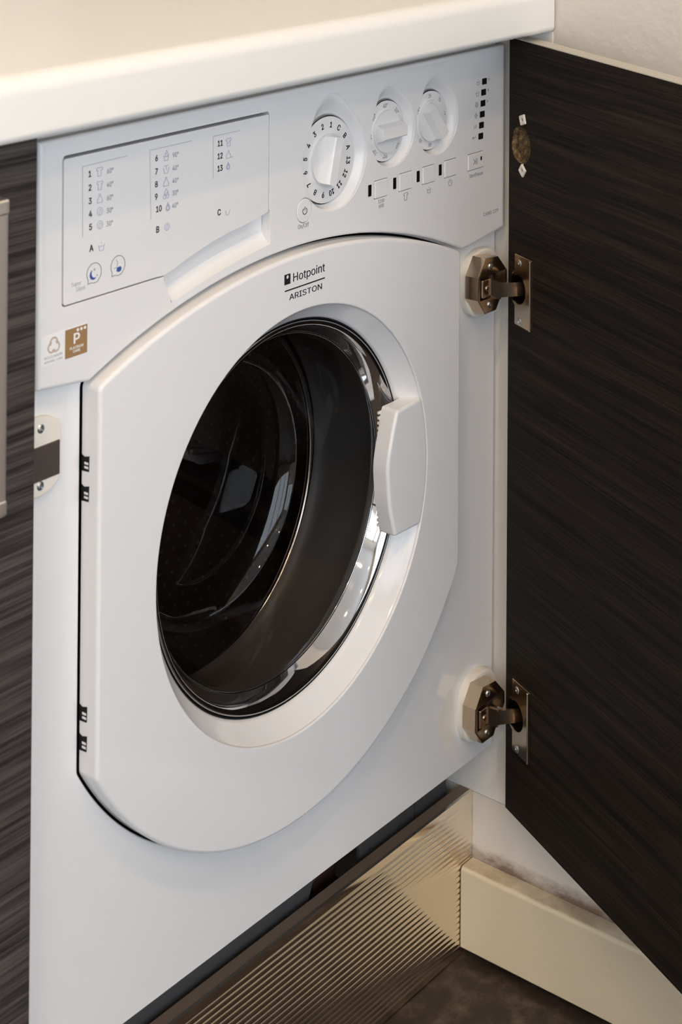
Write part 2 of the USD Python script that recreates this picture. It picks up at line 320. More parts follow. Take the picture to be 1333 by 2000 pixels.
# ------------------------------------------------------------------ neighbouring base cabinet with its closed dark door
bc = thing('base_cabinet', 'base cabinet with closed dark wood door and bar handle at the left edge', 'cabinet')
obj('carcass', cat(box(-0.617, -0.601, -0.0035, 0.56, 0.152, 0.900), box(-0.0222, -0.0062, -0.0035, 0.56, 0.152, 0.900), box(-0.601, -0.0222, -0.0035, 0.56, 0.152, 0.168), box(-0.601, -0.0222, 0.0, 0.06, 0.884, 0.900), box(-0.601, -0.0222, 0.55, 0.56, 0.168, 0.884)), M['carcass'], bc)
DZ0, DZ1 = 0.1616, 0.8948
ld = obj('door', rbox(-0.615, -0.0172, -0.022, -0.0045, DZ0, DZ1-0.0008, 0.0006, 4), M['wood'], bc)
obj('edge_band', box(-0.6145, -0.0176, -0.0216, -0.0048, DZ1-0.0009, DZ1), M['edge_band'], ld)
hb = cat(rbox(-0.079, -0.0660, -0.0495, -0.0445, 0.654, 0.8605, 0.0016), rbox(-0.0785, -0.0655, -0.0502, -0.0222, 0.8515, 0.8625, 0.002), rbox(-0.0785, -0.0655, -0.0502, -0.0222, 0.652, 0.663, 0.002))
obj('bar_handle', hb, M['handle_metal'], ld, label='slim satin bar handle')

# ------------------------------------------------------------------ washing machine
wm = thing('washing_machine', 'white built-in washing machine with round glass porthole under the worktop', 'washing machine')
MX0, MX1 = -0.004, 0.5915
YD, YF = -0.0185, -0.010
PC = (0.2818, 0.5294)                       # porthole centre
# door outline
bot = Point(0.2777, 0.549).buffer(0.2651, quad_segs=90); arch = Point(0.2821, 0.1727).buffer(0.5768, quad_segs=120)
door_poly = rounded(sbox(0.0482, 0.28, 0.5072, 0.72).union(sbox(0.0482, 0.549, 0.5072, 0.80)).intersection(arch).intersection(bot.union(sbox(0, 0.549, 0.6, 0.9))), 0.0065)
gap_poly = door_poly.buffer(0.0015, quad_segs=10)
panel = sbox(MX0, 0.2075, MX1, 0.886).difference(gap_poly)
body = cat(plate(panel, 0.0, 0.012, 0.0022, 3, hole_bev=0.0018), box(MX0, MX0+0.004, 0.0122, 0.54, 0.2075, 0.886), box(MX1-0.004, MX1, 0.0122, 0.54, 0.2075, 0.886),
           box(MX0+0.004, MX1-0.004, 0.0122, 0.54, 0.878, 0.886), box(MX0+0.004, MX1-0.004, 0.0122, 0.54, 0.2075, 0.2135), box(MX0+0.004, MX1-0.004, 0.53, 0.54, 0.2135, 0.878))
obj('body', body, M['white'], wm)
obj('door_recess', plate(gap_poly.buffer(0.01).difference(circle(*PC, 0.166)), 0.0125, 0.016), M['black'], wm, label='black gap round the door')
smear = Polygon([(0.503, 0.262), (0.506, 0.276), (0.512, 0.281), (0.515, 0.288), (0.524, 0.290), (0.527, 0.262), (0.524, 0.240), (0.516, 0.236), (0.511, 0.243), (0.507, 0.250)]).buffer(0.002).buffer(-0.001)
obj('glue_smear', flat(smear, 0.0, 0.00008), mat('dried_glue', (0.79, 0.755, 0.70), 0.5), wm)
# base panel seen in the dark gap under the body
open1 = Polygon([(0.372, 0.10), (0.452, 0.10), (0.447, 0.157), (0.437, 0.170), (0.385, 0.170), (0.372, 0.14)])
bp_ = sbox(MX0, 0.06, MX1-0.006, 0.2072).difference(open1).difference(circle(0.464, 0.1478, 0.0022, 20)).difference(circle(0.5085, 0.1495, 0.0022, 20)).difference(sbox(0.532, 0.1, 0.5345, 0.2))
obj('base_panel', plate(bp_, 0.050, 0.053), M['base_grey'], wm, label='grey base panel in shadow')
obj('pump_cover', rbox(0.395, 0.43, 0.062, 0.10, 0.11, 0.15, 0.006), mat('dark_red_brown_plastic', (0.05, 0.022, 0.018), 0.5), wm)
for fx in (0.05, 0.54):
    for fy in (0.09, 0.48):
        obj('foot', cat(*[man(m3.Manifold.cylinder(h, r, r, 24).translate([fx, fy, z])) for z, h, r in ((0, 0.018, 0.02), (0.018, 0.19, 0.006))]), M['black'], wm)

# --- control panel with its openings
DIALS = [  # centre, disc radius, egg (centre, radius, tip z, tip radius)
    ((0.3238, 0.8172), 0.0366, ((0.3300, 0.8172), 0.0435), (0.3245, 0.8500), 0.0235),
    ((0.4064, 0.8290), 0.0268, ((0.4120, 0.8293), 0.0328), (0.4070, 0.8525), 0.0187),
    ((0.4738, 0.8284), 0.0268, ((0.4800, 0.8295), 0.0331), (0.4760, 0.8505), 0.0190)]
def egg(c, r, t, tr):
    return unary_union([Point(*c).buffer(r, quad_segs=64), Point(*t).buffer(tr, quad_segs=64)]).convex_hull.buffer(0.004, quad_segs=24).buffer(-0.004, quad_segs=24)
def ray_loop(poly, c, n=128):
    out = []
    for t in np.linspace(0, 2*np.pi, n, endpoint=False):
        g = LineString([c, (c[0]+math.cos(t), c[1]+math.sin(t))]).intersection(poly.exterior)
        g = g if g.geom_type == 'Point' else list(g.geoms)[0]; out.append((g.x, g.y))
    return np.array(out)
eggs = [Polygon(ray_loop(egg(e[0], e[1], t, tr), c)) for c, r, e, t, tr in DIALS]
drawer_curve = [(0.2430, 0.7893), (0.2279, 0.7858), (0.1942, 0.7812), (0.1635, 0.7749), (0.1417, 0.7688), (0.1265, 0.7643), (0.1149, 0.7638)]
from scipy.interpolate import CubicSpline
dc = np.array(drawer_curve)[::-1]; cs = CubicSpline(dc[:, 0], dc[:, 1]); xs = np.linspace(dc[0, 0], dc[-1, 0], 40)
dcurve = np.column_stack([xs, cs(xs)])
drawer = rounded(Polygon([(0.0188, 0.8688), (0.0193, 0.7638)] + [tuple(p) for p in dcurve] + [(0.2430, 0.8683)]), 0.0022)
sb_x = np.linspace(0.1307, 0.2460, 30); tt = (sb_x-0.1307)/(0.2460-0.1307)
sb_z = 0.7409 + (0.7624-0.7409)*tt + 0.0022*np.sin(np.pi*tt)
scoop = Polygon([(0.1235, 0.7650), (0.1222, 0.7606)] + list(zip(sb_x, sb_z)) + [(0.2458, 0.7895), (0.2400, 0.7935)] + [tuple(p+np.array([0, 0.004])) for p in dcurve[::-1] if 0.126 < p[0] < 0.238])
BTN = [(0.3852, 0.4038, 'rapid'), (0.4214, 0.4402, 'iron'), (0.4568, 0.4754, 'rinse'), (0.4912, 0.5098, 'delay')]
BZ = (0.7733, 0.7884)
start = sbox(0.5294, 0.7731, 0.5548, 0.7878)
onoff = circle(0.2893, 0.7813, 0.0099)
fas = sbox(MX0, 0.6985, MX1+0.0007, 0.8845)
archf = Point(0.2821, 0.1727).buffer(0.5802, quad_segs=140)
low = Polygon([(MX0-.01, 0.60), (MX0-.01, 0.7095), (0.036, 0.7042), (0.062, 0.7005), (0.50, 0.7005), (0.533, 0.7012), (0.595, 0.7088), (0.60, 0.60)])
fas = fas.difference(archf).difference(low)
fas = max(polys(rounded(fas, 0.0016)), key=lambda p: p.area)
holes = [unary_union([drawer.buffer(0.0012, quad_segs=6), affinity.translate(drawer.buffer(0.0010, quad_segs=6), 0, 0.0012)]), scoop, onoff.buffer(0.00045), start.buffer(0.0005)] + eggs + [sbox(x0, BZ[0], x1, BZ[1]).buffer(0.0005) for x0, x1, _ in BTN]
cp = obj('control_panel', plate(fas.difference(unary_union(holes)), YF, -0.0004, 0.0030, 4, hole_bev=0.0004), M['fascia'], wm)
obj('backing', plate(sbox(0.0, 0.762, 0.588, 0.878).difference(scoop).difference(unary_union(eggs)), -0.0012, -0.0008), M['black'], cp)
# grip scoop under the drawer
n = 40; bx = np.linspace(0.1216, 0.2460, n)
bz = np.where(bx < 0.1307, np.interp(bx, [0.1216, 0.1307], [0.7600, 0.7405]), np.interp(bx, sb_x, sb_z))
tz = np.interp(bx, dcurve[:, 0], dcurve[:, 1], right=dcurve[-1, 1])
rows = []
for t in np.linspace(0, 1, 9):
    y = YF + 0.0003 + 0.0200*t**0.72; z = bz + (tz+0.004-bz)*(t**1.25)
    rows.append(np.column_stack([bx, np.full(n, y), z]))
sc = loft(rows, closed=False)
wallR = trimesh.Trimesh([(0.2459, YF+.0004, 0.7622), (0.2459, 0.011, 0.7622), (0.2459, 0.011, 0.796), (0.2459, YF+.0004, 0.796)], [[0, 1, 2], [0, 2, 3]], process=False)
obj('grip_scoop', cat(sc, wallR, box(0.12, 0.246, 0.0105, 0.0115, 0.74, 0.80)), M['fascia'], cp)
# detergent drawer and its printed programme list
dr = obj('detergent_drawer', plate(drawer, YF-0.0004, 0.004, 0.0004, 2), M['fascia'], wm)
YP = YF-0.0004
H = 0.0046
inks = []
rowz = [0.8519, 0.8419, 0.8322, 0.8228, 0.8132]
for k, z in enumerate(rowz): inks.append(text(str(k+1), 0.0420+0.0003*k, z, 0.0044, YP, bold=True, sx=0.9))
for k, z in enumerate(rowz): inks.append(text(str(k+6), 0.1110 if k < 4 else 0.1122, z, 0.0044, YP, bold=True, sx=0.85))
for k, z in enumerate(rowz[:3]): inks.append(text(str(k+11), 0.1806, z, 0.0044, YP, bold=True, sx=0.85))
for s, x in (('A', 0.0440), ('B', 0.1126), ('C', 0.1812)): inks.append(text(s, x, 0.7976, 0.0046, YP, bold=True, sx=0.9))
for q in inks: obj('programme_number', q, M['ink'], dr)
temps = [text(s, 0.0608, z-0.0007, 0.0037, YP, sx=0.78) for s, z in zip(('60°', '40°', '60°', '30°', '30°'), rowz)]
temps += [text(s, 0.1300, z-0.0003, 0.0037, YP, sx=0.78) for s, z in zip(('90°', '40°', '40°', '30°', '40°'), rowz)]
for q in temps: obj('temperature_print', q, M['ink_grey'], dr)
fw = 0.00045
frames = [line([(0.0372, 0.8095), (0.0366, 0.8606), (0.0818, 0.8610)], fw), line([(0.1072, 0.8085), (0.1054, 0.8612), (0.1515, 0.8611)], fw), line([(0.1761, 0.8279), (0.1758, 0.8608), (0.2078, 0.8605)], fw)]
for q in frames: obj('frame_line', flat(q, YP), M['ink_pale'], dr)
def shirt(cx, cz, s, w=0.00045):
    p = [(-.5, .32), (-.28, .5), (-.12, .42), (.12, .42), (.28, .5), (.5, .32), (.38, .12), (.27, .2), (.27, -.5), (-.27, -.5), (-.27, .2), (-.38, .12)]
    return line([(cx+a*s, cz+b*s) for a, b in p], w, True)
def tub(cx, cz, s, w=0.00045, dots=True):
    g = [line([(cx-.5*s, cz+.25*s), (cx-.4*s, cz+.1*s), (cx-.28*s, cz-.42*s), (cx+.28*s, cz-.42*s), (cx+.4*s, cz+.1*s), (cx+.5*s, cz+.25*s)], w)]
    if dots: g += [line([(cx-.3*s, cz+.12*s), (cx-.1*s, cz+.02*s), (cx+.1*s, cz+.12*s), (cx+.3*s, cz+.02*s)], w), Point(cx, cz+.42*s).buffer(w*.9)]
    return unary_union(g)
def drop(cx, cz, s, w=0.00045, fill=False):
    p = Polygon(arc(cx, cz-.12*s, .36*s, -215, 35, 20) + [(cx, cz+.55*s)])
    return p if fill else p.exterior.buffer(w/2)
def flask(cx, cz, s, w=0.00045):
    return line([(cx-.1*s, cz+.5*s), (cx-.1*s, cz+.25*s), (cx-.38*s, cz-.1*s), (cx-.42*s, cz-.5*s), (cx+.42*s, cz-.5*s), (cx+.38*s, cz-.1*s), (cx+.1*s, cz+.25*s), (cx+.1*s, cz+.5*s)], w, True)
def yarn(cx, cz, s, w=0.0004):
    return unary_union([Point(cx, cz).buffer(.42*s).exterior.buffer(w/2), line(arc(cx-.1*s, cz, .3*s, -60, 60, 10), w), line(arc(cx+.25*s, cz-.1*s, .4*s, 110, 230, 10), w)])
ic = [shirt(0.0535, 0.8541, .0064), shirt(0.0540, 0.8440, .0064), flask(0.0541, 0.8345, .0062), yarn(0.0543, 0.8250, .0068), yarn(0.0545, 0.8150, .0068), tub(0.0562, 0.7988, .0066),
      unary_union([tub(0.1232, 0.8532, .0062), drop(0.1236, 0.8558, .0045)]), unary_union([tub(0.1232, 0.8437, .0066, dots=False), line([(0.121, 0.8465), (0.1262, 0.8468)], .0005), line([(0.1235, 0.8435), (0.1235, 0.8466)], .0005)]),
      flask(0.1233, 0.8345, .0066), unary_union([drop(0.1236, 0.8262, .0055), drop(0.1219, 0.8236, .004), drop(0.1247, 0.8240, .0045)]), yarn(0.1246, 0.8000, .0066),
      unary_union([shirt(0.1939, 0.8535, .0064), line([(0.1925, 0.8520), (0.1955, 0.8545)], .0004)]), unary_union([flask(0.1939, 0.8438, .006), line([(0.1965, 0.8412), (0.1990, 0.8412)], .0005)]), tub(0.1934, 0.7984, .0056, dots=False)]
for q in ic: obj('programme_symbol', flat(q, YP), M['ink_paleblue'], dr)
for q in (drop(0.1254, 0.8150, .0068, fill=True).difference(Point(0.1254, 0.8142).buffer(.0010)), drop(0.1936, 0.8345, .0062, fill=True).difference(Point(0.1936, 0.8338).buffer(.0009))):
    obj('programme_symbol', flat(q, YP), M['ink_paleblue'], dr)
def blob(cx, cz, s):   # rounded badge with a flat foot
    p = Polygon(arc(cx, cz, s, -35, 215, 40) + [(cx-.86*s, cz-.98*s), (cx-.45*s, cz-.92*s), (cx, cz-1.02*s), (cx+.45*s, cz-.96*s)]).buffer(.0006).buffer(-.0006)
    return p
b1, b2 = blob(0.0490, 0.7812, .0072), blob(0.0731, 0.7815, .0072)
moon = Point(0.0482, 0.7800).buffer(.0036).difference(Point(0.0499, 0.7812).buffer(.0035))
star = lambda x, z, s: Polygon([(x, z+s), (x+.25*s, z+.25*s), (x+s, z), (x+.25*s, z-.25*s), (x, z-s), (x-.25*s, z-.25*s), (x-s, z), (x-.25*s, z+.25*s)])
for q in (unary_union([b1.exterior.buffer(.00028), star(0.0493, 0.7836, .0012), star(0.0520, 0.7790, .0009)]), unary_union([b2.exterior.buffer(.00028), line([(0.0690, 0.7800), (0.0722, 0.7802), (0.0726, 0.7840), (0.0712, 0.7862)], .00035)])):
    obj('badge_outline', flat(q, YP), M['ink_grey'], dr)
for q in (moon, Polygon([(0.0716, 0.7775), (0.0722, 0.7800), (0.0752, 0.7806), (0.0768, 0.7795), (0.0762, 0.7772), (0.0740, 0.7765)])): obj('badge_mark', flat(q, YP), M['ink_blue'], dr)
for q in (text('Super', 0.0266, 0.7757, 0.0030, YP, sx=0.85), text('Silent', 0.0310, 0.7714, 0.0030, YP, sx=0.85)): obj('small_print', q, M['ink_pale'], dr)

# --- dials
KN = [14, -90, -38]
def knob(r, hgt, rot):
    base = m3.CrossSection.circle(r, 72).extrude(0.0028)
    cone = m3.CrossSection.circle(r, 72).extrude(hgt, 0, 0, (0.93, 0.93))
    w0, w1 = r*0.40, r*0.27
    prof = [(-r*1.0, 0), (r*1.0, 0), (w0, 0.0036), (w1, hgt*0.92), (w1*0.8, hgt), (-w1*0.8, hgt), (-w1, hgt*0.92), (-w0, 0.0036)]
    bar = m3.CrossSection([prof]).extrude(2.2*r).translate([0, 0, -1.1*r]).rotate([90, 0, 0])
    k = (base + (cone ^ bar)).rotate([0, 0, rot])
    k = man(k); return k
YR = -0.0035          # floor of the dial recesses
for i, (c, r, e, t, tr) in enumerate(DIALS):
    lp = np.array(eggs[i].exterior.coords)[:-1]
    an = np.arctan2(lp[:, 1]-c[1], lp[:, 0]-c[0]); inn = np.column_stack([c[0]+(r+.0010)*np.cos(an), c[1]+(r+.0010)*np.sin(an)])
    rows = []
    for s, y in [(0, YF+0.00035)] + [(k, YF+0.0002+(YR-YF-0.0002)*k*k*(3-2*k)) for k in (0.1, 0.2, 0.32, 0.45, 0.6, 0.75, 0.88, 1.0)]:
        q = lp + (inn-lp)*s; rows.append(np.column_stack([q[:, 0], np.full(len(q), y), q[:, 1]]))
    rows.append(np.column_stack([inn[:, 0], np.full(len(inn), 0.002), inn[:, 1]]))
    obj('dial_recess', loft(rows), M['fascia'], cp, smooth=50)
    obj('dial_gap', flat(circle(c[0], c[1], r+0.0006).difference(circle(c[0], c[1], r-0.002)), YR-0.0008, 0.0004), M['black'], cp)
    d = obj('dial', plate(circle(c[0], c[1], r), YR-0.0024, -0.0006, 0.0005, 3), M['fascia'], wm, label=('programme dial numbered 1 to 13', 'temperature dial', 'drying dial')[i])
    kr, kh = (r*0.60, 0.0108) if i == 0 else (r*0.70, 0.0116)
    k = knob(kr, kh, KN[i]*-1); v = k.vertices.copy()
    k.vertices = np.column_stack([c[0]+v[:, 0], YR-0.0023-v[:, 2], c[1]+v[:, 1]])
    obj('knob', k, M['fascia'], d, smooth=35)
    yy = YR-0.0024
    if i == 0:
        seq = ['1', '2', '3', '4', '5', '6', '7', '8', '9', '10', '11', '12', '13', 'A', 'B', 'C']
        tx = []
        for j, s in enumerate(seq):
            a = math.radians(90-10+22.5*j); tx.append(text(s, c[0]+.0295*math.cos(a), c[1]+.0295*math.sin(a), .0046, yy, a-math.pi/2, bold=True, center=True, sx=0.9))
    elif i == 1:
        tx = [text(s, c[0]+.0225*math.cos(math.radians(a)), c[1]+.0225*math.sin(math.radians(a)), .0036, yy, math.radians(a-90), center=True, sx=0.8)
              for s, a in (('20°', -42), ('30°', 44), ('40°', 92), ('50°', 140), ('60°', 183), ('70°', 226), ('90°', 268))]
    else:
        tx = [text(s, c[0]+.0225*math.cos(math.radians(a)), c[1]+.0225*math.sin(math.radians(a)), .0034, yy, math.radians(a-90), center=True, sx=0.8)
              for s, a in (('180', 148), ('25', 92), ('70', 50), ('15', 8), ('40', 270), ('60', 228))]
    for q in tx: obj('numeral', q, M['ink'] if i == 0 else M['ink_grey'], d)

# --- buttons and indicator lights
b = obj('power_button', plate(onoff, YF-0.0004, -0.0006, 0.0008, 3), M['fascia'], wm)
yb = YF-0.0004
pw = unary_union([line(arc(0.2893, 0.7809, 0.0027, 125, 415, 30), .00055), line([(0.2893, 0.7812), (0.2893, 0.7846)], .00055)])
obj('power_symbol', flat(pw, yb), M['ink'], b)
for (x0, x1, nm) in BTN:
    obj('option_button', plate(rounded(sbox(x0, BZ[0], x1, BZ[1]), 0.0008), YF-0.0009, -0.0006, 0.0007, 3), M['fascia'], wm)
    cxl = x0-0.0069
    obj('indicator_light', flat(rounded(sbox(cxl-.0021, 0.7768, cxl+.0021, 0.7868), .0006), YF, 0.0004), M['led'], wm)
b = obj('start_button', plate(rounded(start, 0.0008), YF-0.0009, -0.0006, 0.0007, 3), M['fascia'], wm)
yb = YF-0.0009
obj('start_symbol', flat(unary_union([line([(0.5372, 0.7830), (0.5400, 0.7803), (0.5372, 0.7776)], .0007), line([(0.5412, 0.7832), (0.5412, 0.7774)], .0007), line([(0.5432, 0.7832), (0.5432, 0.7774)], .0007)]), yb), M['ink_grey'], b)
obj('start_light', flat(sbox(0.5490, 0.7800, 0.5510, 0.7836), yb, 0.0004), M['led'], b)
INDS = [(0.5561, 0.8537), (0.5548, 0.8435), (0.5538, 0.8332), (0.5527, 0.8230), (0.5514, 0.8128), (0.5504, 0.8026)]
for x, z in INDS: obj('progress_light', flat(rounded(sbox(x-.0038, z-.0029, x+.0038, z+.0029), .0004), YF, 0.0004), M['led'], wm)
pi = [tub(INDS[0][0]-.0105, INDS[0][1]+.0002, .0056, .0004), tub(INDS[1][0]-.0105, INDS[1][1], .0056, .0004), yarn(INDS[2][0]-.0105, INDS[2][1], .0056),
      star(INDS[3][0]-.0105, INDS[3][1], .0026).exterior.buffer(.00022), unary_union([line([(INDS[4][0]-.0122, INDS[4][1]-.0016), (INDS[4][0]-.0122, INDS[4][1]+.0016)], .0005), line([(INDS[4][0]-.0108, INDS[4][1]-.0016), (INDS[4][0]-.0086, INDS[4][1]+.0016), (INDS[4][0]-.0086, INDS[4][1]-.0016)], .0005)]),
      unary_union([Point(INDS[5][0]-.0125, INDS[5][1]).buffer(.0011), line([(INDS[5][0]-.012, INDS[5][1]), (INDS[5][0]-.0085, INDS[5][1]), (INDS[5][0]-.0085, INDS[5][1]+.0012)], .0005)])]
pi += [star(INDS[k][0]+.0078, INDS[k][1]+.0010, .0015) for k in range(3)]
ux = [(x0+x1)/2 for x0, x1, _ in BTN]
pi += [shirt(ux[1]+.0006, 0.7672, .0068), tub(ux[2]+.0006, 0.7664, .0062), unary_union([Point(ux[3], 0.7672).buffer(.0028).exterior.buffer(.00025), line([(ux[3], 0.7672), (ux[3], 0.7692)], .0004)])]
for q in pi: obj('panel_symbol', flat(q, YF), M['ink_grey'], cp)
for q in (text_w('On/Off', 0.2810, 0.2950, 0.7671, 0.0036, YF), text_w('1200', 0.3908, 0.3995, 0.7683, 0.0030, YF), text_w('600', 0.3916, 0.3985, 0.7641, 0.0030, YF),
                           text_w('Start/Pause', 0.5317, 0.5542, 0.7659, 0.0032, YF), text_w('CAWD 129', 0.5556, 0.5810, 0.7253, 0.0034, YF)): obj('panel_lettering', q, M['ink_grey'], cp)
# --- care stickers
st = obj('care_sticker', flat(sbox(-0.0018, 0.7252, 0.0430, 0.7466), YF, 0.00015), M['sticker_white'], wm)
ys = YF-0.00015
obj('gold_field', flat(sbox(0.0214, 0.7252, 0.0430, 0.7458), ys, 0.0001), M['gold'], st)
for q in (text_w('P', 0.0296, 0.0356, 0.7345, 0.0070, ys-.0001, True), text_w('PLATINUM', 0.0260, 0.0390, 0.7306, 0.0019, ys-.0001), text_w('CARE', 0.0290, 0.0360, 0.7280, 0.0019, ys-.0001),
                      flat(unary_union([Point(x, 0.7436).buffer(.0011) for x in (0.0335, 0.0370, 0.0405)]), ys-.0001)): obj('gold_print', q, M['sticker_white'], st)
kn_w = .0013
kn = unary_union([line(arc(0.0105+.0022*math.cos(a), 0.7380+.0022*math.sin(a), .0034, math.degrees(a)-120, math.degrees(a)+120, 16), kn_w) for a in (math.pi/2, math.pi*7/6, math.pi*11/6)])
obj('wool_emblem', flat(kn, ys), M['tan_ink'], st)
for q in (text_w('WOOLMARK', 0.0015, 0.0190, 0.7296, 0.0019, ys), text_w('APPAREL CARE', 0.0015, 0.0190, 0.7268, 0.0014, ys)): obj('sticker_print', q, M['ink_pale'], st)

# --- porthole door
dm = plate(door_poly.difference(circle(*PC, 0.1729, 160)), YD, -0.0002, 0.0032, 6, hole_bev=0.0016)
door = obj('door', dm, M['white'], wm, smooth=40)
obj('porthole_recess', lathe([(0.1731, -0.0166), (0.1722, -0.0150), (0.1665, -0.0082), (0.1605, -0.0020), (0.1588, 0.0004), (0.1586, 0.004)], *PC, 160), M['white'], door, smooth=50)
obj('rim_gasket', lathe([(0.1590, 0.0036), (0.1583, 0.0018), (0.1576, 0.0018), (0.1572, 0.0030), (0.1570, 0.008)], *PC, 160), M['black'], door, smooth=50)
obj('glass_rim', lathe([(0.1570, 0.0046), (0.1568, 0.0022), (0.1558, 0.0008), (0.1540, 0.0006), (0.1515, 0.0022), (0.1480, 0.0072), (0.1455, 0.0122), (0.1433, 0.0165)], *PC, 160), M['glass_rim'], door, smooth=60)
obj('bowl_edge', lathe([(0.1433+0.0010*math.cos(a), 0.0168+0.0010*math.sin(a)) for a in np.linspace(0, 2*math.pi, 11)], *PC, 160), M['glass_rim'], door, smooth=60)
obj('glass_bowl', lathe([(0.1433, 0.0165), (0.1420, 0.0178), (0.1400, 0.024), (0.1340, 0.046), (0.1275, 0.070), (0.1220, 0.088), (0.1160, 0.098), (0.105, 0.1045), (0.085, 0.1080), (0.05, 0.1100), (0.02, 0.1108), (0.0005, 0.111)], *PC, 160), M['glass'], door, smooth=60)
# handle over the right side of the rim
hl = np.array([(0.4090, 0.5837), (0.4040, 0.5705), (0.4008, 0.5607), (0.3975, 0.5490), (0.3957, 0.5395), (0.3953, 0.5310), (0.3959, 0.5237), (0.3976, 0.5084), (0.4012, 0.4925), (0.4062, 0.4755)])
ccs = CubicSpline(-hl[:, 1], hl[:, 0]); zz = np.linspace(0.5837, 0.4735, 40); left = np.column_stack([ccs(-zz), zz])
rp_ = [(PC[0]+0.1728*math.cos(a), PC[1]+0.1728*math.sin(a)) for a in np.linspace(-0.334, 0.331, 40)]
hp = rounded(Polygon([tuple(p) for p in left] + rp_), 0.0042)
hd = obj('handle', plate(hp, YD-0.0008, -0.0030, 0.0030, 5), M['white'], door, smooth=45)
inner = rounded(Polygon([(max(x+0.0006, 0.4050), z) for x, z in left] + [(0.428, 0.4745), (0.428, 0.5835)]), 0.002)
obj('grip_back', plate(inner, -0.0030, -0.0016, 0.0), M['white'], hd)
obj('grip_rib', cat(*[box(0.4045, 0.426, -0.0018, -0.0002, z-0.0011, z+0.0011) for z in np.arange(0.480, 0.581, 0.0045)]), M['white'], hd)
# hinge-side vent slots in the door edge
XS = 0.0482
for z0 in (0.6415, 0.6197, 0.4600, 0.4387):
    sl = Polygon([(-0.0002, z0+0.0062), (-0.0030, z0+0.0048), (-0.0082, z0+0.0062), (-0.0078, z0-0.0052), (-0.0002, z0-0.0058)])
    e = trimesh.creation.extrude_polygon(sl, 0.0004, engine='earcut'); v = e.vertices.copy(); e.vertices = np.column_stack([XS-v[:, 2], v[:, 0], v[:, 1]])
    s = obj('vent_slot', e, M['black'], door)
    obj('vent_slat', cat(*[box(XS-0.0008, XS-0.0003, -0.0074, -0.0036, z-0.0008, z+0.0008) for z in (z0+0.0006, z0-0.0024)]), M['fascia'], door)
# lettering on the door
sq = Polygon([(0.2541, 0.7283), (0.2615, 0.7283), (0.2615, 0.7366), (0.2541, 0.7366)]).difference(Point(0.2580, 0.7343).buffer(0.0015))
for q in (flat(sq, YD), text_w('Hotpoint', 0.2652, 0.3062, 0.7289, 0.0068, YD), flat(line([(0.2547, 0.7232), (0.3063, 0.7232)], .0010), YD), text_w('ARISTON', 0.2605, 0.3026, 0.7148, 0.0047, YD)): obj('brand_lettering', q, M['ink'], door, label='black brand lettering')

# --- gasket and drum behind the glass
obj('door_gasket', lathe([(0.168, 0.012), (0.161, 0.014), (0.158, 0.020), (0.160, 0.032), (0.163, 0.044), (0.164, 0.056), (0.1635, 0.070), (0.163, 0.084), (0.161, 0.093), (0.157, 0.097), (0.1555, 0.0985), (0.158, 0.1005)], 0.2818, 0.5240, 128), M['rubber'], wm, smooth=60)
DC = (0.2818, 0.5165); DR = 0.235
drum = obj('drum', lathe([(0.1585, 0.104), (0.175, 0.107), (0.215, 0.108), (0.228, 0.112), (DR, 0.122), (DR, 0.395), (0.228, 0.41), (0.20, 0.418), (0.0005, 0.420)], *DC, 128), M['drum'], wm, smooth=50)
tor = [(0.1560+0.0034*math.cos(a), 0.1035+0.0034*math.sin(a)) for a in np.linspace(0, 2*math.pi, 13)]
obj('drum_lip', lathe(tor, *DC, 128), M['lip_steel'], drum, smooth=60)
hp_ = []
for r_i, y in enumerate(np.arange(0.135, 0.39, 0.0125)):
    for a in np.arange(0, 360, 3.4):
        t = math.radians(a + (1.7 if r_i % 2 else 0)); R = DR-0.0008; s = 0.0019
        c = np.array([DC[0]+R*math.cos(t), y, DC[1]+R*math.sin(t)]); u = np.array([-math.sin(t), 0, math.cos(t)]); w = np.array([0, 1, 0])
        hp_.append([c+s*(u*math.cos(q)+w*math.sin(q)) for q in np.arange(6)*math.pi/3])
hp_ = np.array(hp_); m = len(hp_); base = (np.arange(m)*6)[:, None]
F = np.vstack([base+np.array([0, k, k+1]) for k in range(1, 5)])
obj('perforation', trimesh.Trimesh(hp_.reshape(-1, 3), F, process=False), M['drum_hole'], drum, kind='stuff', smooth=False)
for a in (-25, 95, 215):
    t = math.radians(a); pr2 = []
    for y in np.linspace(0.125, 0.405, 12):
        hgt = 0.052*(0.75+0.25*math.sin((y-0.125)/0.28*math.pi)); tw = t + (y-0.26)*0.5
        e_r = np.array([math.cos(tw), 0, math.sin(tw)]); e_t = np.array([-math.sin(tw), 0, math.cos(tw)]); o = np.array([DC[0], y, DC[1]])
        pr2.append([o+e_r*(DR+0.002-hh)+e_t*ww for hh, ww in ((0, -.030), (hgt*.6, -.013), (hgt*.93, -.007), (hgt, 0), (hgt*.93, .007), (hgt*.6, .013), (0, .030))])
    obj('lifter', loft(pr2, closed=False), M['drum'], drum, smooth=60)
# magnetic catch beside the door
pad = sbox(-0.0035, 0.6520, 0.0240, 0.6660).union(Point(0.003, 0.6590).buffer(0.0285, quad_segs=24)).intersection(sbox(-0.0035, 0.62, 0.0246, 0.70))
ct = obj('catch_base', plate(rounded(pad, 0.002), -0.0040, 0.0, 0.0012, 3), M['warm_plastic'], wm, label='cream catch base with dark metal plate')
obj('catch_plate', rbox(-0.0032, 0.0226, -0.0049, -0.0030, 0.6420, 0.6668, 0.0008), M['catch_metal'], ct)
for z in (0.6790, 0.6385): obj('screw', screw_mesh(0.0047, z, -0.0040, 0.0033), M['steel'], ct)

